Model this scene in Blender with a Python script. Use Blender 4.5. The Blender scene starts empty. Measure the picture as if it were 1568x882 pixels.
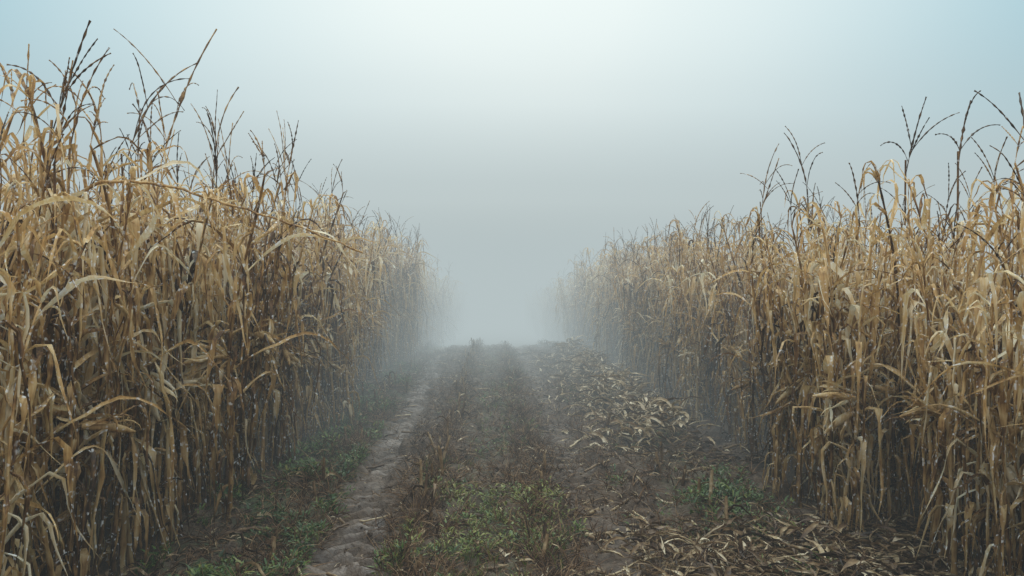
import bpy, math, random
import numpy as np
from mathutils import Vector
random.seed(7); rng=np.random.default_rng(7)
scene=bpy.context.scene
R=lambda a,b: float(rng.uniform(a,b))

# ---------------------------------------------------------------- noise
_tab=rng.random((256,256))
def vnoise(x,y):
    x=np.asarray(x,float); y=np.asarray(y,float)
    xi=np.floor(x).astype(int); yi=np.floor(y).astype(int)
    fx=x-xi; fy=y-yi; fx=fx*fx*(3-2*fx); fy=fy*fy*(3-2*fy)
    a=_tab[xi&255,yi&255]; b=_tab[(xi+1)&255,yi&255]; c=_tab[xi&255,(yi+1)&255]; d=_tab[(xi+1)&255,(yi+1)&255]
    return (a*(1-fx)+b*fx)*(1-fy)+(c*(1-fx)+d*fx)*fy-0.5
def fbm(x,y,o=4):
    s=0; a=1
    for i in range(o):
        s=s+a*vnoise(x*2**i+17.3*i,y*2**i+9.1*i); a*=.5
    return s
def sst(t): t=np.clip(t,0,1); return t*t*(3-2*t)

# ---------------------------------------------------------------- terrain
def zbase(y):
    y=np.asarray(y,float)
    a=-.006*np.clip(y-12,0,8)**2
    q=np.clip(y-20,0,400)
    return a-(.03*q+.066*8*(1-np.exp(-q/8)))
def trackL(y): return -.84-.035*(y-4)+.03*np.sin(y*.7)
def trackR(y): return .69-.004*(y-4)+.03*np.sin(y*.6+1)
def tmask(x,y,c,w):
    e=.16*vnoise(x*4+3,y*3)+.13*vnoise(x*11,y*9)
    return sst(1-(np.abs(x-c+e)-w*.55)/(w*.65))
def lugs(x,y,c):
    ph=y/.17+np.abs(x-c)*3.0+.6*vnoise(x*3,y*2.2)+.45*vnoise(x*9,y*8)
    return np.tanh(1.8*np.sin(ph*2*np.pi))*np.clip(.8+1.3*vnoise(x*2+9,y*1.3+4),0.05,1.2)
def zg(x,y):
    x=np.asarray(x,float); y=np.asarray(y,float)
    z=zbase(y)
    mL=tmask(x,y,trackL(y),.19); mR=tmask(x,y,trackR(y),.18)
    m=np.maximum(mL,mR*.8)
    near=sst((30-y)/15)
    rough=.09*fbm(x*2.2,y*2.2,3)+.08*fbm(x*8,y*8,3)+.045*fbm(x*21,y*21,2)
    lug=.026*(mL*lugs(x,y,trackL(y))+mR*.8*lugs(x,y,trackR(y)))
    z=z+near*(rough*(1-.45*m)-.06*m+lug+.04*sst((np.abs(x+.05)-1.2)/.6)*1.0)
    z=z+.03*np.exp(-((x+.43)/.18)**2)+.03*np.exp(-((x-.25)/.2)**2)
    return z

# ---------------------------------------------------------------- mesh builder
class MB:
    def __init__(s): s.v=[]; s.f=[]; s.c=[]; s.n=0
    def add(s,v,f,c):
        s.v.append(v); s.f.append(f+s.n); s.c.append(c); s.n+=len(v)
    def mesh(s,name,mats,smooth=True):
        v=np.concatenate(s.v).astype(np.float32); f=np.concatenate(s.f).astype(np.int32); c=np.concatenate(s.c).astype(np.float32)
        me=bpy.data.meshes.new(name)
        me.vertices.add(len(v)); me.vertices.foreach_set("co",v.ravel())
        me.loops.add(f.size); me.loops.foreach_set("vertex_index",f.ravel())
        me.polygons.add(len(f)); me.polygons.foreach_set("loop_start",np.arange(0,f.size,4,dtype=np.int32))
        me.polygons.foreach_set("loop_total",np.full(len(f),4,dtype=np.int32))
        me.polygons.foreach_set("use_smooth",np.full(len(f),smooth))
        at=me.color_attributes.new("tone",'FLOAT_COLOR','POINT')
        at.data.foreach_set("color",np.hstack([c,np.ones((len(c),1),np.float32)]).astype(np.float32).ravel())
        for m in mats: me.materials.append(m)
        me.update(calc_edges=True)
        return me
_sf={}
def strip_faces(n,m,closed=False):
    k=(n,m,closed)
    if k in _sf: return _sf[k]
    i=np.arange(n-1)[:,None]; mm=m if closed else m-1
    j=np.arange(mm)[None,:]; j2=(j+1)%m
    _sf[k]=np.stack([i*m+j,i*m+j2,(i+1)*m+j2,(i+1)*m+j],-1).reshape(-1,4)
    return _sf[k]
def cross(a,b):
    return np.stack([a[:,1]*b[:,2]-a[:,2]*b[:,1],a[:,2]*b[:,0]-a[:,0]*b[:,2],a[:,0]*b[:,1]-a[:,1]*b[:,0]],1)
def ribbon(B,P,S,N,w,curl,col):
    n=len(P); w=w[:,None]; curl=np.broadcast_to(curl,(n,))[:,None]
    e=S*w*np.cos(curl); u=N*w*np.sin(curl)
    V=np.stack([P-e+u,P,P+e+u],1).reshape(-1,3)
    C=np.repeat(col,3,0)
    C[0::3,2]=1; C[2::3,2]=1; C[1::3,2]=0
    B.add(V,strip_faces(n,3),C)
def tube(B,P,r,col,m=6):
    P=np.asarray(P,float); n=len(P)
    T=np.gradient(P,axis=0); T/=np.linalg.norm(T,axis=1)[:,None]+1e-9
    ref=np.array([0.31,.95,.05]) if abs(T[n//2,2])>.7 else np.array([.05,.1,1.])
    A=np.cross(T,ref); A/=np.linalg.norm(A,axis=1)[:,None]+1e-9; Bn=np.cross(T,A)
    a=np.arange(m)*2*np.pi/m
    r=np.broadcast_to(r,(n,))
    V=P[:,None]+r[:,None,None]*(np.cos(a)[None,:,None]*A[:,None]+np.sin(a)[None,:,None]*Bn[:,None])
    c=np.broadcast_to(np.asarray(col,float),(n,3)).copy()
    B.add(V.reshape(-1,3),strip_faces(n,m,True),np.repeat(c,m,0))
def leaf(B,o,phi,th0,th1,c,tw,L,W,tone,hf,r0=None,rr=None,curl=None,n=12,wob=.18,dh=0.):
    s=np.linspace(0,1,n)
    th=th0+(th1-th0)*sst((s-c)/tw+.5)+np.cumsum(rng.normal(0,wob*.6,n))*.6
    ph=phi+np.cumsum(rng.normal(0,wob,n))
    T=np.stack([np.cos(ph)*np.cos(th),np.sin(ph)*np.cos(th),np.sin(th)],1)
    P=np.asarray(o)+np.vstack([[0,0,0],np.cumsum(T[:-1]*L/(n-1),0)])
    S0=np.stack([-np.sin(ph),np.cos(ph),0*ph],1); N0=cross(T,S0)
    r0=R(-.3,.3) if r0 is None else r0; rr=rng.normal(0,2.8) if rr is None else rr
    r=r0+rr*s**1.3
    S=S0*np.cos(r)[:,None]+N0*np.sin(r)[:,None]; N=cross(T,S)
    w=W*.5*np.minimum(1,s*5+.45)*np.clip(1-s**1.8,0.03,1)*(1+rng.normal(0,.18,n))
    cu=(R(.25,1.2) if curl is None else curl)+.3*s+rng.normal(0,.2,n)
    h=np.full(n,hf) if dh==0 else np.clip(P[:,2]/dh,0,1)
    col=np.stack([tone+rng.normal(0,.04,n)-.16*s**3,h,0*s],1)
    ribbon(B,P,S,N,w,cu,col)
def tassel(B,top,dirv,L,full,th=1.):
    d=np.array(dirv,float); tn=R(.1,.42)
    def branch(o,az,el,l,droop,r):
        n=18; s=np.linspace(0,1,n)
        e=el-droop*s**1.6; a=az+np.cumsum(rng.normal(0,.05,n))
        T=np.stack([np.cos(a)*np.cos(e),np.sin(a)*np.cos(e),np.sin(e)],1)
        P=o+np.vstack([[0,0,0],np.cumsum(T[:-1]*l/(n-1),0)])
        rad=r*np.where(np.arange(n)%2==0,.7,1.5)*(1-.45*s)*(1+rng.normal(0,.2,n)); rad[0:4]=r*.5
        tube(B,P,np.abs(rad),[tn+R(-.08,.08),1,.5],3)
        return P
    az0=math.atan2(d[1],d[0]); lean=R(0,.3)
    P=branch(top,az0,math.pi/2-lean,L,R(0,1.0),.0054*th)
    for k in range(full):
        i=rng.integers(3,9); az=R(0,6.28)
        branch(P[i],az,R(.85,1.4),L*R(.3,.7),R(-.1,1.9),.0038*th)
def plant(seed,H,tas=True,broken=False):
    B=MB()
    nn=15; zs=np.linspace(0,1,nn*3)
    ax,ay=rng.normal(0,.10,2); f1=R(0,6)
    def cx(t): return np.stack([ax*t**2*H+.03*np.sin(t*7+f1),ay*t**2*H+.03*np.cos(t*6+f1),t*H],-1)
    P=cx(zs); rad=.0125*(1-.62*zs)*np.where(np.arange(nn*3)%3==0,1.35,1)
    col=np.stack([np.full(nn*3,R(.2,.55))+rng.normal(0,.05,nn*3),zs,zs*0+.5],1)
    tube(B,P,rad,col,6)
    az=R(0,6.28); D=2.2
    for k in range(nn+6):
        t=.08+.91*(k/(nn+5))**.95
        o=cx(np.array(t)); phi=az+math.pi*(k%2)+rng.normal(0,.6)
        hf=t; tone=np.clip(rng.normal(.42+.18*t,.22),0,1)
        if t>.86:
            if rng.random()<.4: leaf(B,o,phi,R(.7,1.4),R(-1.5,-.9),R(.3,.55),R(.2,.5),R(.28,.45),R(.014,.030),tone+.06,hf,dh=D)
            else: leaf(B,o,phi,R(.6,1.35),R(-1.6,-1.3),R(.1,.35),R(.1,.3),R(.3,.55),R(.02,.036),tone+.06,hf,dh=D)
        elif t>.3:
            L=R(.5,.9)
            q=rng.random()
            if q<.19: leaf(B,o,phi,R(.5,1.1),R(-1.2,-.2),R(.35,.6),R(.2,.6),L,R(.022,.04),tone,hf,dh=D)
            else: leaf(B,o,phi,R(.3,1.2),R(-1.6,-1.35),R(.05,.26),R(.08,.25),L,R(.026,.055),tone,hf,dh=D,curl=R(.2,1.1))
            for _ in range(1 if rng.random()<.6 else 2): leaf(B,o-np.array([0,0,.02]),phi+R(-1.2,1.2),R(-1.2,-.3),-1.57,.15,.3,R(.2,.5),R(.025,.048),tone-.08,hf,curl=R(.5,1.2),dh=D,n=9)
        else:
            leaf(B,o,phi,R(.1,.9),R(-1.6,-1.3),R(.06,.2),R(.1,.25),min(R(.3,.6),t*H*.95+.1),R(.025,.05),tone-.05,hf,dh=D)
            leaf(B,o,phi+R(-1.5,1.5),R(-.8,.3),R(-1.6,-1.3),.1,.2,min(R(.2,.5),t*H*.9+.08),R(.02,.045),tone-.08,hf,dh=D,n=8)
    for e in range(int(rng.integers(1,3))):
        t=R(.34,.55); o=cx(np.array(t)); phi=R(0,6.28); el=R(-1.4,.7)
        Tn=np.array([math.cos(phi)*math.cos(el),math.sin(phi)*math.cos(el),math.sin(el)])
        s=np.linspace(0,1,9); L=R(.18,.25); tn=R(.5,.8)
        PP=o+Tn*(s*L+.02)[:,None]+np.array([0,0,-1])*(.04*s**2)[:,None]
        tube(B,PP,.027*np.sin(np.pi*np.clip(s*.8+.12,0,1))**.8*(1.15-s*.5),[tn,t,.4],8)
        for h in range(8):
            leaf(B,o+Tn*R(0,.04)+rng.normal(0,.012,3),phi+rng.normal(0,.35),el+rng.normal(0,.3),el-R(.2,1.2),R(.6,.9),.4,L*R(.8,1.35),R(.03,.055),tn+rng.normal(0,.1),t,curl=R(.5,1.1),n=9)
    if tas:
        tassel(B,cx(np.array(1.0)),[R(-1,1),R(-1,1),1],R(.25,.55),int(rng.integers(2,7)))
    else:
        for k in range(4): leaf(B,cx(np.array(.985)),R(0,6.28),R(.4,1.4),R(-1.6,-1.),R(.15,.5),.3,R(.2,.45),R(.014,.03),R(.4,.85),1.)
    return B

# ---------------------------------------------------------------- materials
def newmat(name):
    m=bpy.data.materials.new(name); m.use_nodes=True; nt=m.node_tree; nt.nodes.clear()
    return m,nt,nt.nodes,nt.links
def ramp(N,stops):
    r=N.new('ShaderNodeValToRGB'); e=r.color_ramp.elements
    while len(e)<len(stops): e.new(.5)
    for i,(p,c) in enumerate(stops): e[i].position=p; e[i].color=(*c,1)
    return r
def mth(N,L,op,a,b=None,clamp=False):
    n=N.new('ShaderNodeMath'); n.operation=op; n.use_clamp=clamp
    for i,v in enumerate((a,b)):
        if v is None: continue
        if isinstance(v,(int,float)): n.inputs[i].default_value=v
        else: L.new(v,n.inputs[i])
    return n.outputs[0]
def leafmat(name,stops,trans=.25,low=.55,rough=.55,streak=True,dew=0.):
    m,nt,N,L=newmat(name)
    at=N.new('ShaderNodeAttribute'); at.attribute_name="tone"
    sp=N.new('ShaderNodeSeparateColor'); L.new(at.outputs['Color'],sp.inputs[0])
    oi=N.new('ShaderNodeObjectInfo'); tc=N.new('ShaderNodeTexCoord')
    mp=N.new('ShaderNodeMapping'); mp.inputs['Scale'].default_value=(90,90,8) if streak else (30,30,30); L.new(tc.outputs['Object'],mp.inputs[0])
    n1=N.new('ShaderNodeTexNoise'); n1.inputs['Scale'].default_value=1; n1.inputs['Detail'].default_value=2; L.new(mp.outputs[0],n1.inputs[0])
    n2=N.new('ShaderNodeTexNoise'); n2.inputs['Scale'].default_value=10; n2.inputs['Detail'].default_value=3; L.new(tc.outputs['Object'],n2.inputs[0])
    t=mth(N,L,'ADD',sp.outputs[0],mth(N,L,'MULTIPLY',mth(N,L,'SUBTRACT',n1.outputs[0],.5),.75))
    t=mth(N,L,'ADD',t,mth(N,L,'MULTIPLY',mth(N,L,'SUBTRACT',n2.outputs[0],.5),1.0))
    t=mth(N,L,'ADD',t,mth(N,L,'MULTIPLY',mth(N,L,'SUBTRACT',oi.outputs['Random'],.5),.36))
    r=ramp(N,stops); L.new(t,r.inputs[0])
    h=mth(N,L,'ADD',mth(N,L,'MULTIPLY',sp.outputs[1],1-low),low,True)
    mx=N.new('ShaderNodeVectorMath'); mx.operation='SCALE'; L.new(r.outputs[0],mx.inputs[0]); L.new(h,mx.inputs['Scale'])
    colout=mx.outputs[0]
    if dew>0:   # beads of dew / rime on leaf edges
        n3=N.new('ShaderNodeTexNoise'); n3.inputs['Scale'].default_value=34; n3.inputs['Detail'].default_value=1; L.new(tc.outputs['Object'],n3.inputs[0])
        f=mth(N,L,'MULTIPLY',mth(N,L,'MULTIPLY',mth(N,L,'SUBTRACT',n3.outputs[0],.62),14,True),mth(N,L,'ADD',mth(N,L,'MULTIPLY',sp.outputs[2],.9),.15,True),True)
        f=mth(N,L,'MULTIPLY',f,dew)
        dm=N.new('ShaderNodeMix'); dm.data_type='RGBA'; dm.inputs[7].default_value=(.90,.92,.92,1); L.new(f,dm.inputs[0]); L.new(colout,dm.inputs[6]); colout=dm.outputs[2]
    pr=N.new('ShaderNodeBsdfPrincipled'); pr.inputs['Roughness'].default_value=rough; pr.inputs['Specular IOR Level'].default_value=.35
    L.new(colout,pr.inputs['Base Color'])
    tr=N.new('ShaderNodeBsdfTranslucent'); L.new(colout,tr.inputs[0])
    ms=N.new('ShaderNodeMixShader'); ms.inputs[0].default_value=trans; L.new(pr.outputs[0],ms.inputs[1]); L.new(tr.outputs[0],ms.inputs[2])
    o=N.new('ShaderNodeOutputMaterial'); L.new(ms.outputs[0],o.inputs[0])
    return m
corn_stops=[(0,(.052,.027,.012)),(.23,(.20,.100,.037)),(.46,(.53,.315,.115)),(.68,(.70,.485,.225)),(1,(.81,.70,.49))]
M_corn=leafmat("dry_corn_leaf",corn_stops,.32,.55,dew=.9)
M_lit=leafmat("corn_litter_husk",[(0,(.028,.016,.010)),(.34,(.085,.047,.024)),(.6,(.19,.118,.056)),(.86,(.37,.27,.15)),(1,(.54,.44,.30))],.1,1.0,.6,False)
M_green=leafmat("weed_leaf",[(0,(.016,.030,.008)),(.35,(.032,.062,.014)),(.65,(.068,.112,.020)),(1,(.17,.165,.03))],.2,1.0,.5,False)
M_dry=leafmat("dry_weed_stem",[(0,(.028,.015,.009)),(.4,(.10,.05,.024)),(.7,(.20,.11,.05)),(1,(.33,.22,.12))],.1,1.0,.7,False)

def groundmat():
    m,nt,N,L=newmat("damp_soil")
    at=N.new('ShaderNodeAttribute'); at.attribute_name="tone"
    sp=N.new('ShaderNodeSeparateColor'); L.new(at.outputs['Color'],sp.inputs[0])
    tc=N.new('ShaderNodeTexCoord')
    def noise(s,d): 
        n=N.new('ShaderNodeTexNoise'); n.inputs['Scale'].default_value=s; n.inputs['Detail'].default_value=d; L.new(tc.outputs['Object'],n.inputs[0]); return n.outputs[0]
    a=noise(3,6); b=noise(28,6)
    soil=ramp(N,[(.3,(.027,.015,.008)),(.5,(.064,.037,.020)),(.72,(.125,.080,.047))]); L.new(mth(N,L,'ADD',mth(N,L,'MULTIPLY',a,.5),mth(N,L,'MULTIPLY',b,.5)),soil.inputs[0])
    mud=ramp(N,[(.3,(.050,.032,.022)),(.7,(.15,.108,.082))]); L.new(mth(N,L,'ADD',mth(N,L,'MULTIPLY',a,.6),mth(N,L,'MULTIPLY',b,.4)),mud.inputs[0])
    mx=N.new('ShaderNodeMix'); mx.data_type='RGBA'; L.new(sp.outputs[0],mx.inputs[0]); L.new(soil.outputs[0],mx.inputs[6]); L.new(mud.outputs[0],mx.inputs[7])
    gr=N.new('ShaderNodeMix'); gr.data_type='RGBA'; gr.inputs[7].default_value=(.04,.052,.015,1)
    gf=mth(N,L,'MULTIPLY',sp.outputs[1],mth(N,L,'MULTIPLY',mth(N,L,'SUBTRACT',noise(7,4),.42),5,True),True)
    L.new(gf,gr.inputs[0]); L.new(mx.outputs[2],gr.inputs[6])
    pr=N.new('ShaderNodeBsdfPrincipled'); L.new(gr.outputs[2],pr.inputs['Base Color'])
    rr=N.new('ShaderNodeMapRange'); rr.inputs[3].default_value=.85; rr.inputs[4].default_value=.5; L.new(sp.outputs[0],rr.inputs[0]); L.new(rr.outputs[0],pr.inputs['Roughness'])
    bp=N.new('ShaderNodeBump'); bp.inputs['Strength'].default_value=.9; bp.inputs['Distance'].default_value=.03; L.new(b,bp.inputs['Height']); L.new(bp.outputs[0],pr.inputs['Normal'])
    o=N.new('ShaderNodeOutputMaterial'); L.new(pr.outputs[0],o.inputs[0])
    return m

# ---------------------------------------------------------------- ground sheet
def obj(name,me,parent=None):
    o=bpy.data.objects.new(name,me); scene.collection.objects.link(o)
    if parent: o.parent=parent
    return o
xs=np.concatenate([-np.geomspace(3,300,30)[::-1],np.arange(-2.9,2.91,.025),np.geomspace(3,300,30)])
ys=np.concatenate([-np.geomspace(.5,300,22)[::-1],np.arange(-.4,3,.2),np.arange(3,8,.02),np.arange(8,14,.035),np.arange(14,26,.1),26*np.geomspace(1,15,45)])
X,Y=np.meshgrid(xs,ys); Z=zg(X,Y)
mL=tmask(X,Y,trackL(Y),.19); mR=tmask(X,Y,trackR(Y),.18)
tr=(mL*(.6+1.1*fbm(X*4,Y*3,3))+mR*(.25+.9*fbm(X*2+5,Y*1.5,3)))
tr=np.clip(tr*(.6+.5*np.where(X<0,lugs(X,Y,trackL(Y)),lugs(X,Y,trackR(Y)))),0,1)
grn=np.clip(sst((X+1.9)/.3)*sst((-1.05-X)/.3)+.4*sst(1-np.abs(X+.0)/.55)+.4*sst(1-np.abs(X-1.5)/.4),0,1)
B=MB(); B.add(np.stack([X,Y,Z],-1).reshape(-1,3),strip_faces(len(ys),len(xs)),np.stack([tr,grn,0*X],-1).reshape(-1,3))
g=obj("ground",B.mesh("ground",[groundmat()]))

# ---------------------------------------------------------------- corn
meshes=[]
for i in range(20):
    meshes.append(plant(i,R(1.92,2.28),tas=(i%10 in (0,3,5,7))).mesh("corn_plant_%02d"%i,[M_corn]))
def field(name):
    e=bpy.data.objects.new(name,None); scene.collection.objects.link(e); return e
FL=field("corn_field"); FR=field("corn_field")
cnt=0
def place(par,x,y,sc,mi=None,tilt=None,rz=None):
    global cnt
    mi=rng.integers(0,len(meshes)) if mi is None else mi
    o=bpy.data.objects.new("stalk_%04d"%cnt,meshes[mi]); cnt+=1
    scene.collection.objects.link(o); o.parent=par
    o.location=(x,y,float(zbase(y)))
    t=rng.normal(0,.06,2) if tilt is None else tilt
    o.rotation_euler=(t[0],t[1],R(0,6.28) if rz is None else rz)
    o.scale=(sc*R(.95,1.2),sc*R(.95,1.2),sc)
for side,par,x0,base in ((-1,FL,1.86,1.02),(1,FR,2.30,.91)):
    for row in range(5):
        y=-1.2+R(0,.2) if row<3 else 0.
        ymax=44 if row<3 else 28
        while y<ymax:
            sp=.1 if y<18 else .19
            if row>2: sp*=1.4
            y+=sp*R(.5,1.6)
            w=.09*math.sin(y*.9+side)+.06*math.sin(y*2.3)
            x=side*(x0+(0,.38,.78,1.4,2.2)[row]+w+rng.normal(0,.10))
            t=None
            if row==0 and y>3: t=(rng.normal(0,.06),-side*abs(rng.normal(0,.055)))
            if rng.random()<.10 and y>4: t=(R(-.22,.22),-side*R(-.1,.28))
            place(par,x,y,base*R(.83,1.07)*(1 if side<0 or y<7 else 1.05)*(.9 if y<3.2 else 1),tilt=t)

def hero(par,x,y,H,seed,full):
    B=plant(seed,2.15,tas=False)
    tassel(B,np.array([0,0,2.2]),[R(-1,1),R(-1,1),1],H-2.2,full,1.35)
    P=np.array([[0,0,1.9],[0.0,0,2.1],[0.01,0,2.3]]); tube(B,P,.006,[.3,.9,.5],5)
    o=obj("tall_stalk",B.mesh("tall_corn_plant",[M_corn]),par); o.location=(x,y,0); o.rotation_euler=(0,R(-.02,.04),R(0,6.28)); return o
hero(FL,-2.2,4.5,3.28,101,5); hero(FL,-2.2,4.1,3.1,107,5); hero(FL,-2.15,3.25,2.8,102,6); hero(FL,-2.1,5.2,3.1,103,6); hero(FL,-2.1,7.0,3.1,104,5); hero(FL,-2.05,8.6,3.1,105,4); hero(FL,-2.2,3.6,2.8,108,5); hero(FL,-2.3,6.0,3.0,109,5)
hero(FR,2.6,6.4,2.95,111,2); hero(FR,2.6,5.5,2.82,112,3); hero(FR,2.6,4.25,2.7,113,4); hero(FR,2.7,3.9,2.65,114,3)

# snapped stalk hanging over the lane on the left
B=MB()
pts=np.array([[-2.15,3.3,0],[-2.12,3.3,.9],[-2.08,3.28,1.6],[-1.98,3.25,1.93],[-1.8,3.22,2.02],[-1.5,3.2,1.99],[-1.2,3.2,1.90],[-.9,3.18,1.80],[-.6,3.17,1.68]])
tt=np.linspace(0,8,50); PP=np.stack([np.interp(tt,np.arange(9),pts[:,k]) for k in range(3)],1)
for _ in range(3): PP[1:-1]=(PP[:-2]+PP[1:-1]*2+PP[2:])/4
PP[1:-1]+=rng.normal(0,.004,(48,3))
tube(B,PP,np.linspace(.011,.004,50)*np.where(np.arange(50)%6==0,1.3,1),[.30,.9,.5],6)
for k in (14,20,24,27,30,33,36,40,44): leaf(B,PP[k],R(-1.5,1.5),R(-.4,.6),-1.0,.2,.3,R(.15,.4),R(.012,.026),R(.4,.9),.8)
obj("snapped_stalk",B.mesh("snapped_corn_stalk",[M_corn]),FL)

# ---------------------------------------------------------------- litter (fallen leaves and husks)
B=MB()
def litter(x,y,lift=0,big=1.,tone=None,tilt=.0):
    L=R(.06,.26)*big; W=R(.012,.04)*big
    z=float(zg(x,y))+.008+lift
    leaf(B,(x,y,z),R(0,6.28),R(.0,.5)+tilt,R(-.6,.1),.4,.6,L,W,np.clip(rng.normal(.42,.25),0,1) if tone is None else tone,1,r0=R(-.9,.9),rr=rng.normal(0,1.8),curl=R(.3,1.3),n=7,wob=.3)
def patch(x,y,th): return float(vnoise(x*2.3+11,y*1.6+3)+.5*vnoise(x*6,y*5)+.5)>th
for i in range(3600):
    y=3.2+16*rng.random()**1.5; x=rng.normal(1.8,.32)
    if not patch(x,y,.46): continue
    litter(x,y,R(0,.08))
for i in range(1700):
    y=R(6.0,13.5); x=rng.normal(1.5,.27)
    hgt=.30*math.exp(-((x-1.6)/.3)**2)*(.5+.7*abs(math.sin(y*1.3)))
    litter(x,y,hgt*rng.random()**.5,1.5,np.clip(rng.normal(.70,.26),0,1),R(-.2,.6))
for i in range(1100):
    litter(R(.7,2.6),3.2+1.0*rng.random()**1.7,R(0,.06),1.05,np.clip(rng.normal(.55,.27),0,1))
for i in range(7500):
    y=3.2+15*rng.random()**1.6; x=R(-1.7,1.7)
    if abs(x-float(trackL(y)))<.2 and rng.random()<.75: continue
    if not patch(x,y,.40): continue
    litter(x,y,R(0,.03),.55,np.clip(rng.normal(.48,.25),0,1))
for i in range(1000):
    litter(rng.normal(-1.75,.22),3+12*rng.random()**1.3,R(0,.04),.9,np.clip(rng.normal(.38,.18),0,1))
for i in range(260):
    y=3.4+13*rng.random()**1.4; x=rng.normal(1.2,.5) if rng.random()<.65 else R(-1.6,1.)
    a=R(0,6.28); l=R(.1,.45); s=np.linspace(-.5,.5,5); px=x+np.cos(a)*l*s; py=y+np.sin(a)*l*s
    tube(B,np.stack([px,py,zg(px,py)*.3+float(zg(x,y))*.7+.015+R(-.02,.05)*s],1),R(.006,.012),[R(.3,.85),1,.5],6)
obj("corn_litter",B.mesh("corn_litter",[M_lit]))

# ---------------------------------------------------------------- stubble
B=MB()
def stub(x,y,h,ragged):
    z=float(zg(x,y))-.03; tx,ty=rng.normal(0,.16,2)
    s=np.linspace(0,1,5); P=np.stack([x+tx*s*h,y+ty*s*h,z+s*(h+.03)],1)
    tube(B,P,np.array([.016,.013,.012,.012,.009]),[R(.35,.8),1,.5],6)
    for k in range(ragged):
        q=R(.2,1); leaf(B,(x+tx*q*h,y+ty*q*h,z+q*h),R(0,6.28),R(.3,1.2),R(-1.5,-.6),.3,.4,R(.08,.24),R(.015,.035),np.clip(rng.normal(.5,.2),0,1),1,n=7)
for xr,dens,h0,h1 in ((-1.27,.2,.08,.2),(-.42,.15,.08,.25),(.33,.3,.05,.13),(1.42,.3,.08,.2)):
    y=3.3
    while y<22:
        y+=dens*R(.5,1.9); stub(xr+rng.normal(0,.05)-(.03*(y-4) if xr<-1 else 0),y,R(h0,h1),int(rng.integers(2,6)))
stub(1.43,4.45,.24,1)
obj("corn_stubble",B.mesh("corn_stubble",[M_lit]))

# ---------------------------------------------------------------- green weeds
B=MB()
def weed(x,y,s=1.,tone=.5):
    z=float(zg(x,y)); nl=int(rng.integers(7,15)); s*=R(.55,1.2); tone+=.3*float(vnoise(x*3,y*3+50))
    for k in range(nl):
        a=R(0,6.28); r=R(0,.05)*s; h=R(.0,.08)*s
        leaf(B,(x+r*math.cos(a),y+r*math.sin(a),z+h),a,R(.1,1.1),R(-.5,.3),.5,.8,R(.02,.055)*s,R(.008,.018)*s,np.clip(rng.normal(tone,.22),0,1),1,rr=0,curl=R(0,.4),n=5,wob=.15)
def grass(x,y,s=1.,tone=.5):
    z=float(zg(x,y))
    for k in range(int(rng.integers(5,11))):
        leaf(B,(x+rng.normal(0,.015),y+rng.normal(0,.015),z),R(0,6.28),R(.9,1.5),R(-.4,.9),.6,.8,R(.05,.15)*s,R(.003,.006),np.clip(rng.normal(tone,.2),0,1),1,n=6,curl=.3)
def scatter(n,xf,yf,fn,thr,*a):
    for i in range(n):
        x=xf(); y=yf()
        if vnoise(x*3.1+40,y*2.1+7)+.5*vnoise(x*8,y*7)+.5<thr: continue
        if abs(x-float(trackL(y)))<.17: continue
        fn(x,y,*a)
near=lambda:3.3+9*rng.random()**1.8
scatter(2700,lambda:R(-1.85,-1.05),near,weed,.42,1.15,.5)
scatter(450,lambda:R(-1.85,-1.05),near,grass,.35,1.,.5)
scatter(900,lambda:R(-.6,.55),lambda:3.3+1.8*rng.random()**1.6,weed,.66,.9,.85)
scatter(350,lambda:R(-.6,.5),near,grass,.5,.9,.7)
scatter(500,lambda:rng.normal(.1,.3),lambda:R(5,16),weed,.6,1.,.5)
scatter(220,lambda:rng.normal(1.58,.15),lambda:rng.normal(4.6,.25),weed,.3,1.1,.5)
scatter(500,lambda:R(.9,1.9),near,weed,.64,.95,.5)
obj("green_weeds",B.mesh("green_weeds",[M_green]))

# ---------------------------------------------------------------- dry weeds and rootlets
B=MB()
def dry(x,y,s=1.):
    z=float(zg(x,y))
    for k in range(int(rng.integers(4,9))):
        az=R(0,6.28); el=R(.15,1.4); l=R(.05,.2)*s
        t=np.linspace(0,1,5)
        P=np.stack([x+np.cos(az)*np.cos(el)*t*l,y+np.sin(az)*np.cos(el)*t*l,z+np.sin(el)*t*l-.3*l*t**2],1)+np.cumsum(rng.normal(0,.004,(5,3)),0)
        tube(B,P,np.linspace(.0028,.001,5)*R(.8,1.6),[R(.1,.95),1,.5],3)
for i in range(4000):
    y=3.2+13*rng.random()**1.6
    x=R(-1.9,2.0)
    if abs(x-float(trackL(y)))<.18 and rng.random()<.9: continue
    if abs(x-float(trackR(y)))<.15 and rng.random()<.5: continue
    dry(x,y,1.)
for xr in (-1.27,-.42,.3):
    for i in range(500):
        y=3.3+13*rng.random()**1.3; dry(xr+rng.normal(0,.09),y,1.4)
obj("dry_weeds",B.mesh("dry_weeds",[M_dry]))

# clods
B=MB()
for i in range(3200):
    y=3.2+9*rng.random()**1.5; x=R(-2.1,2.2); r=abs(rng.normal(0,.009))+.003
    if abs(x-float(trackL(y)))<.2: r*=.6
    z=float(zg(x,y)); th=np.linspace(.15,3.0,5)
    P=np.stack([x+0*th,y+0*th,z+r*.1-np.cos(th)*r*.55],1)+rng.normal(0,r*.22,(5,3))
    tube(B,P,np.sin(th)*r*R(.9,1.5),[rng.random()*.3,0,0],5)
obj("soil_clods",B.mesh("soil_clods",[g.data.materials[0]],False))

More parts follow.
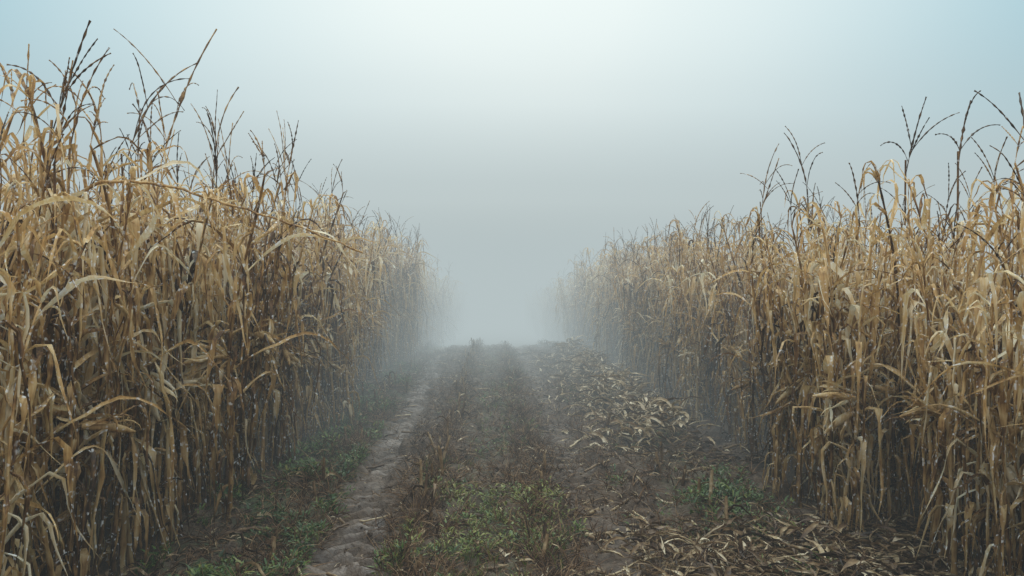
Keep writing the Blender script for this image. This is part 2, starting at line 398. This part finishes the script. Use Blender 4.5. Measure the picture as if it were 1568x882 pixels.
# ---------------------------------------------------------------- self-glowing fog: thin haze, then banks that thicken along the lane
def fogbox(y0,y1,sig,top,name,hx):
    z0=-21.
    bpy.ops.mesh.primitive_cube_add(size=1,location=(0,(y0+y1)/2,(z0+top)/2)); f=bpy.context.object; f.name=name
    f.dimensions=(hx,y1-y0,top-z0)
    m,nt,N,L=newmat(name+"_glowing_vapour")
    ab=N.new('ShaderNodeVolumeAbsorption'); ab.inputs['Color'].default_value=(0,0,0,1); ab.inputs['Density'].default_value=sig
    em=N.new('ShaderNodeEmission'); em.inputs[0].default_value=(.465,.54,.55,1); em.inputs[1].default_value=sig  # constant glow added in place of scattered skylight; also gives ambient light
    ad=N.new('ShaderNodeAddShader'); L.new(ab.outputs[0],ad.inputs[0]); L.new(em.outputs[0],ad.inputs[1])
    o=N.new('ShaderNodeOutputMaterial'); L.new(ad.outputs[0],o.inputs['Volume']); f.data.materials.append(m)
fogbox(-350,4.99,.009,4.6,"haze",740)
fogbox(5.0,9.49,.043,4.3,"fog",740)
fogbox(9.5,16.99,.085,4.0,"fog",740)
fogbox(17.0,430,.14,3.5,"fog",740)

# ---------------------------------------------------------------- world: overcast, bright ahead, boosted overhead; dimmer, greyer low down
W=bpy.data.worlds.new("World"); scene.world=W; W.use_nodes=True; nt=W.node_tree; N=nt.nodes; L=nt.links; N.clear()
SUN_EL=math.radians(42)
tc=N.new('ShaderNodeTexCoord')
vn=N.new('ShaderNodeVectorMath'); vn.operation='NORMALIZE'; L.new(tc.outputs['Generated'],vn.inputs[0])
dt=N.new('ShaderNodeVectorMath'); dt.operation='DOT_PRODUCT'; L.new(vn.outputs[0],dt.inputs[0])
ge=math.radians(24); dt.inputs[1].default_value=(.03*math.cos(ge),math.cos(ge),math.sin(ge))
nz=N.new('ShaderNodeTexNoise'); nz.inputs['Scale'].default_value=1.6; nz.inputs['Detail'].default_value=2; L.new(vn.outputs[0],nz.inputs[0])
v=mth(N,L,'ADD',dt.outputs['Value'],mth(N,L,'MULTIPLY',mth(N,L,'SUBTRACT',nz.outputs[0],.5),.07))
rp=ramp(N,[(.0,(.76,.80,.82)),(.68,(.22,.44,.54)),(.80,(.35,.58,.66)),(.92,(.62,.77,.795)),(1,(.78,.88,.87))]); L.new(v,rp.inputs[0])
sx=N.new('ShaderNodeSeparateXYZ'); L.new(vn.outputs[0],sx.inputs[0])
lo=N.new('ShaderNodeMapRange'); lo.interpolation_type='SMOOTHSTEP'; lo.inputs[1].default_value=.04; lo.inputs[2].default_value=.36; L.new(sx.outputs[2],lo.inputs[0])
hm=N.new('ShaderNodeMix'); hm.data_type='RGBA'; hm.inputs[6].default_value=(.455,.53,.54,1); L.new(lo.outputs[0],hm.inputs[0]); L.new(rp.outputs[0],hm.inputs[7])
mr=N.new('ShaderNodeMapRange'); mr.inputs[1].default_value=.45; mr.inputs[2].default_value=.95; mr.inputs[3].default_value=1; mr.inputs[4].default_value=4.2; L.new(sx.outputs[2],mr.inputs[0])  # overhead sky brightened out of view to put more light on the corn
sky=N.new('ShaderNodeTexSky'); sky.sky_type='NISHITA'; sky.sun_disc=False; sky.sun_elevation=SUN_EL; sky.sun_rotation=0; sky.dust_density=3
b1=N.new('ShaderNodeBackground'); L.new(sky.outputs[0],b1.inputs[0]); b1.inputs[1].default_value=.008
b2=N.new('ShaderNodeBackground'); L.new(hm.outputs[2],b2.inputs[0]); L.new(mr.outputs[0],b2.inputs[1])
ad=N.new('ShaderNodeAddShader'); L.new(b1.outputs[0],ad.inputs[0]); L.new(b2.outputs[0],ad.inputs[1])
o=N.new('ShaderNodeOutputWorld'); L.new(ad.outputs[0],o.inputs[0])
sl=bpy.data.lights.new("sun","SUN"); sl.energy=1.5; sl.angle=math.radians(25); sl.color=(1,.91,.77)
so=obj("sun",sl); so.rotation_euler=(-(math.pi/2-SUN_EL),0,0)

# ---------------------------------------------------------------- camera
cd=bpy.data.cameras.new("camera"); cd.lens=24; cd.sensor_width=36; cd.clip_end=2000; cd.clip_start=.05
co=obj("camera",cd); co.location=(0,0,1.55); co.rotation_euler=(math.radians(89.4),0,math.radians(-1.6)); scene.camera=co
scene.view_settings.view_transform='Standard'; scene.view_settings.look='None'; scene.view_settings.exposure=0
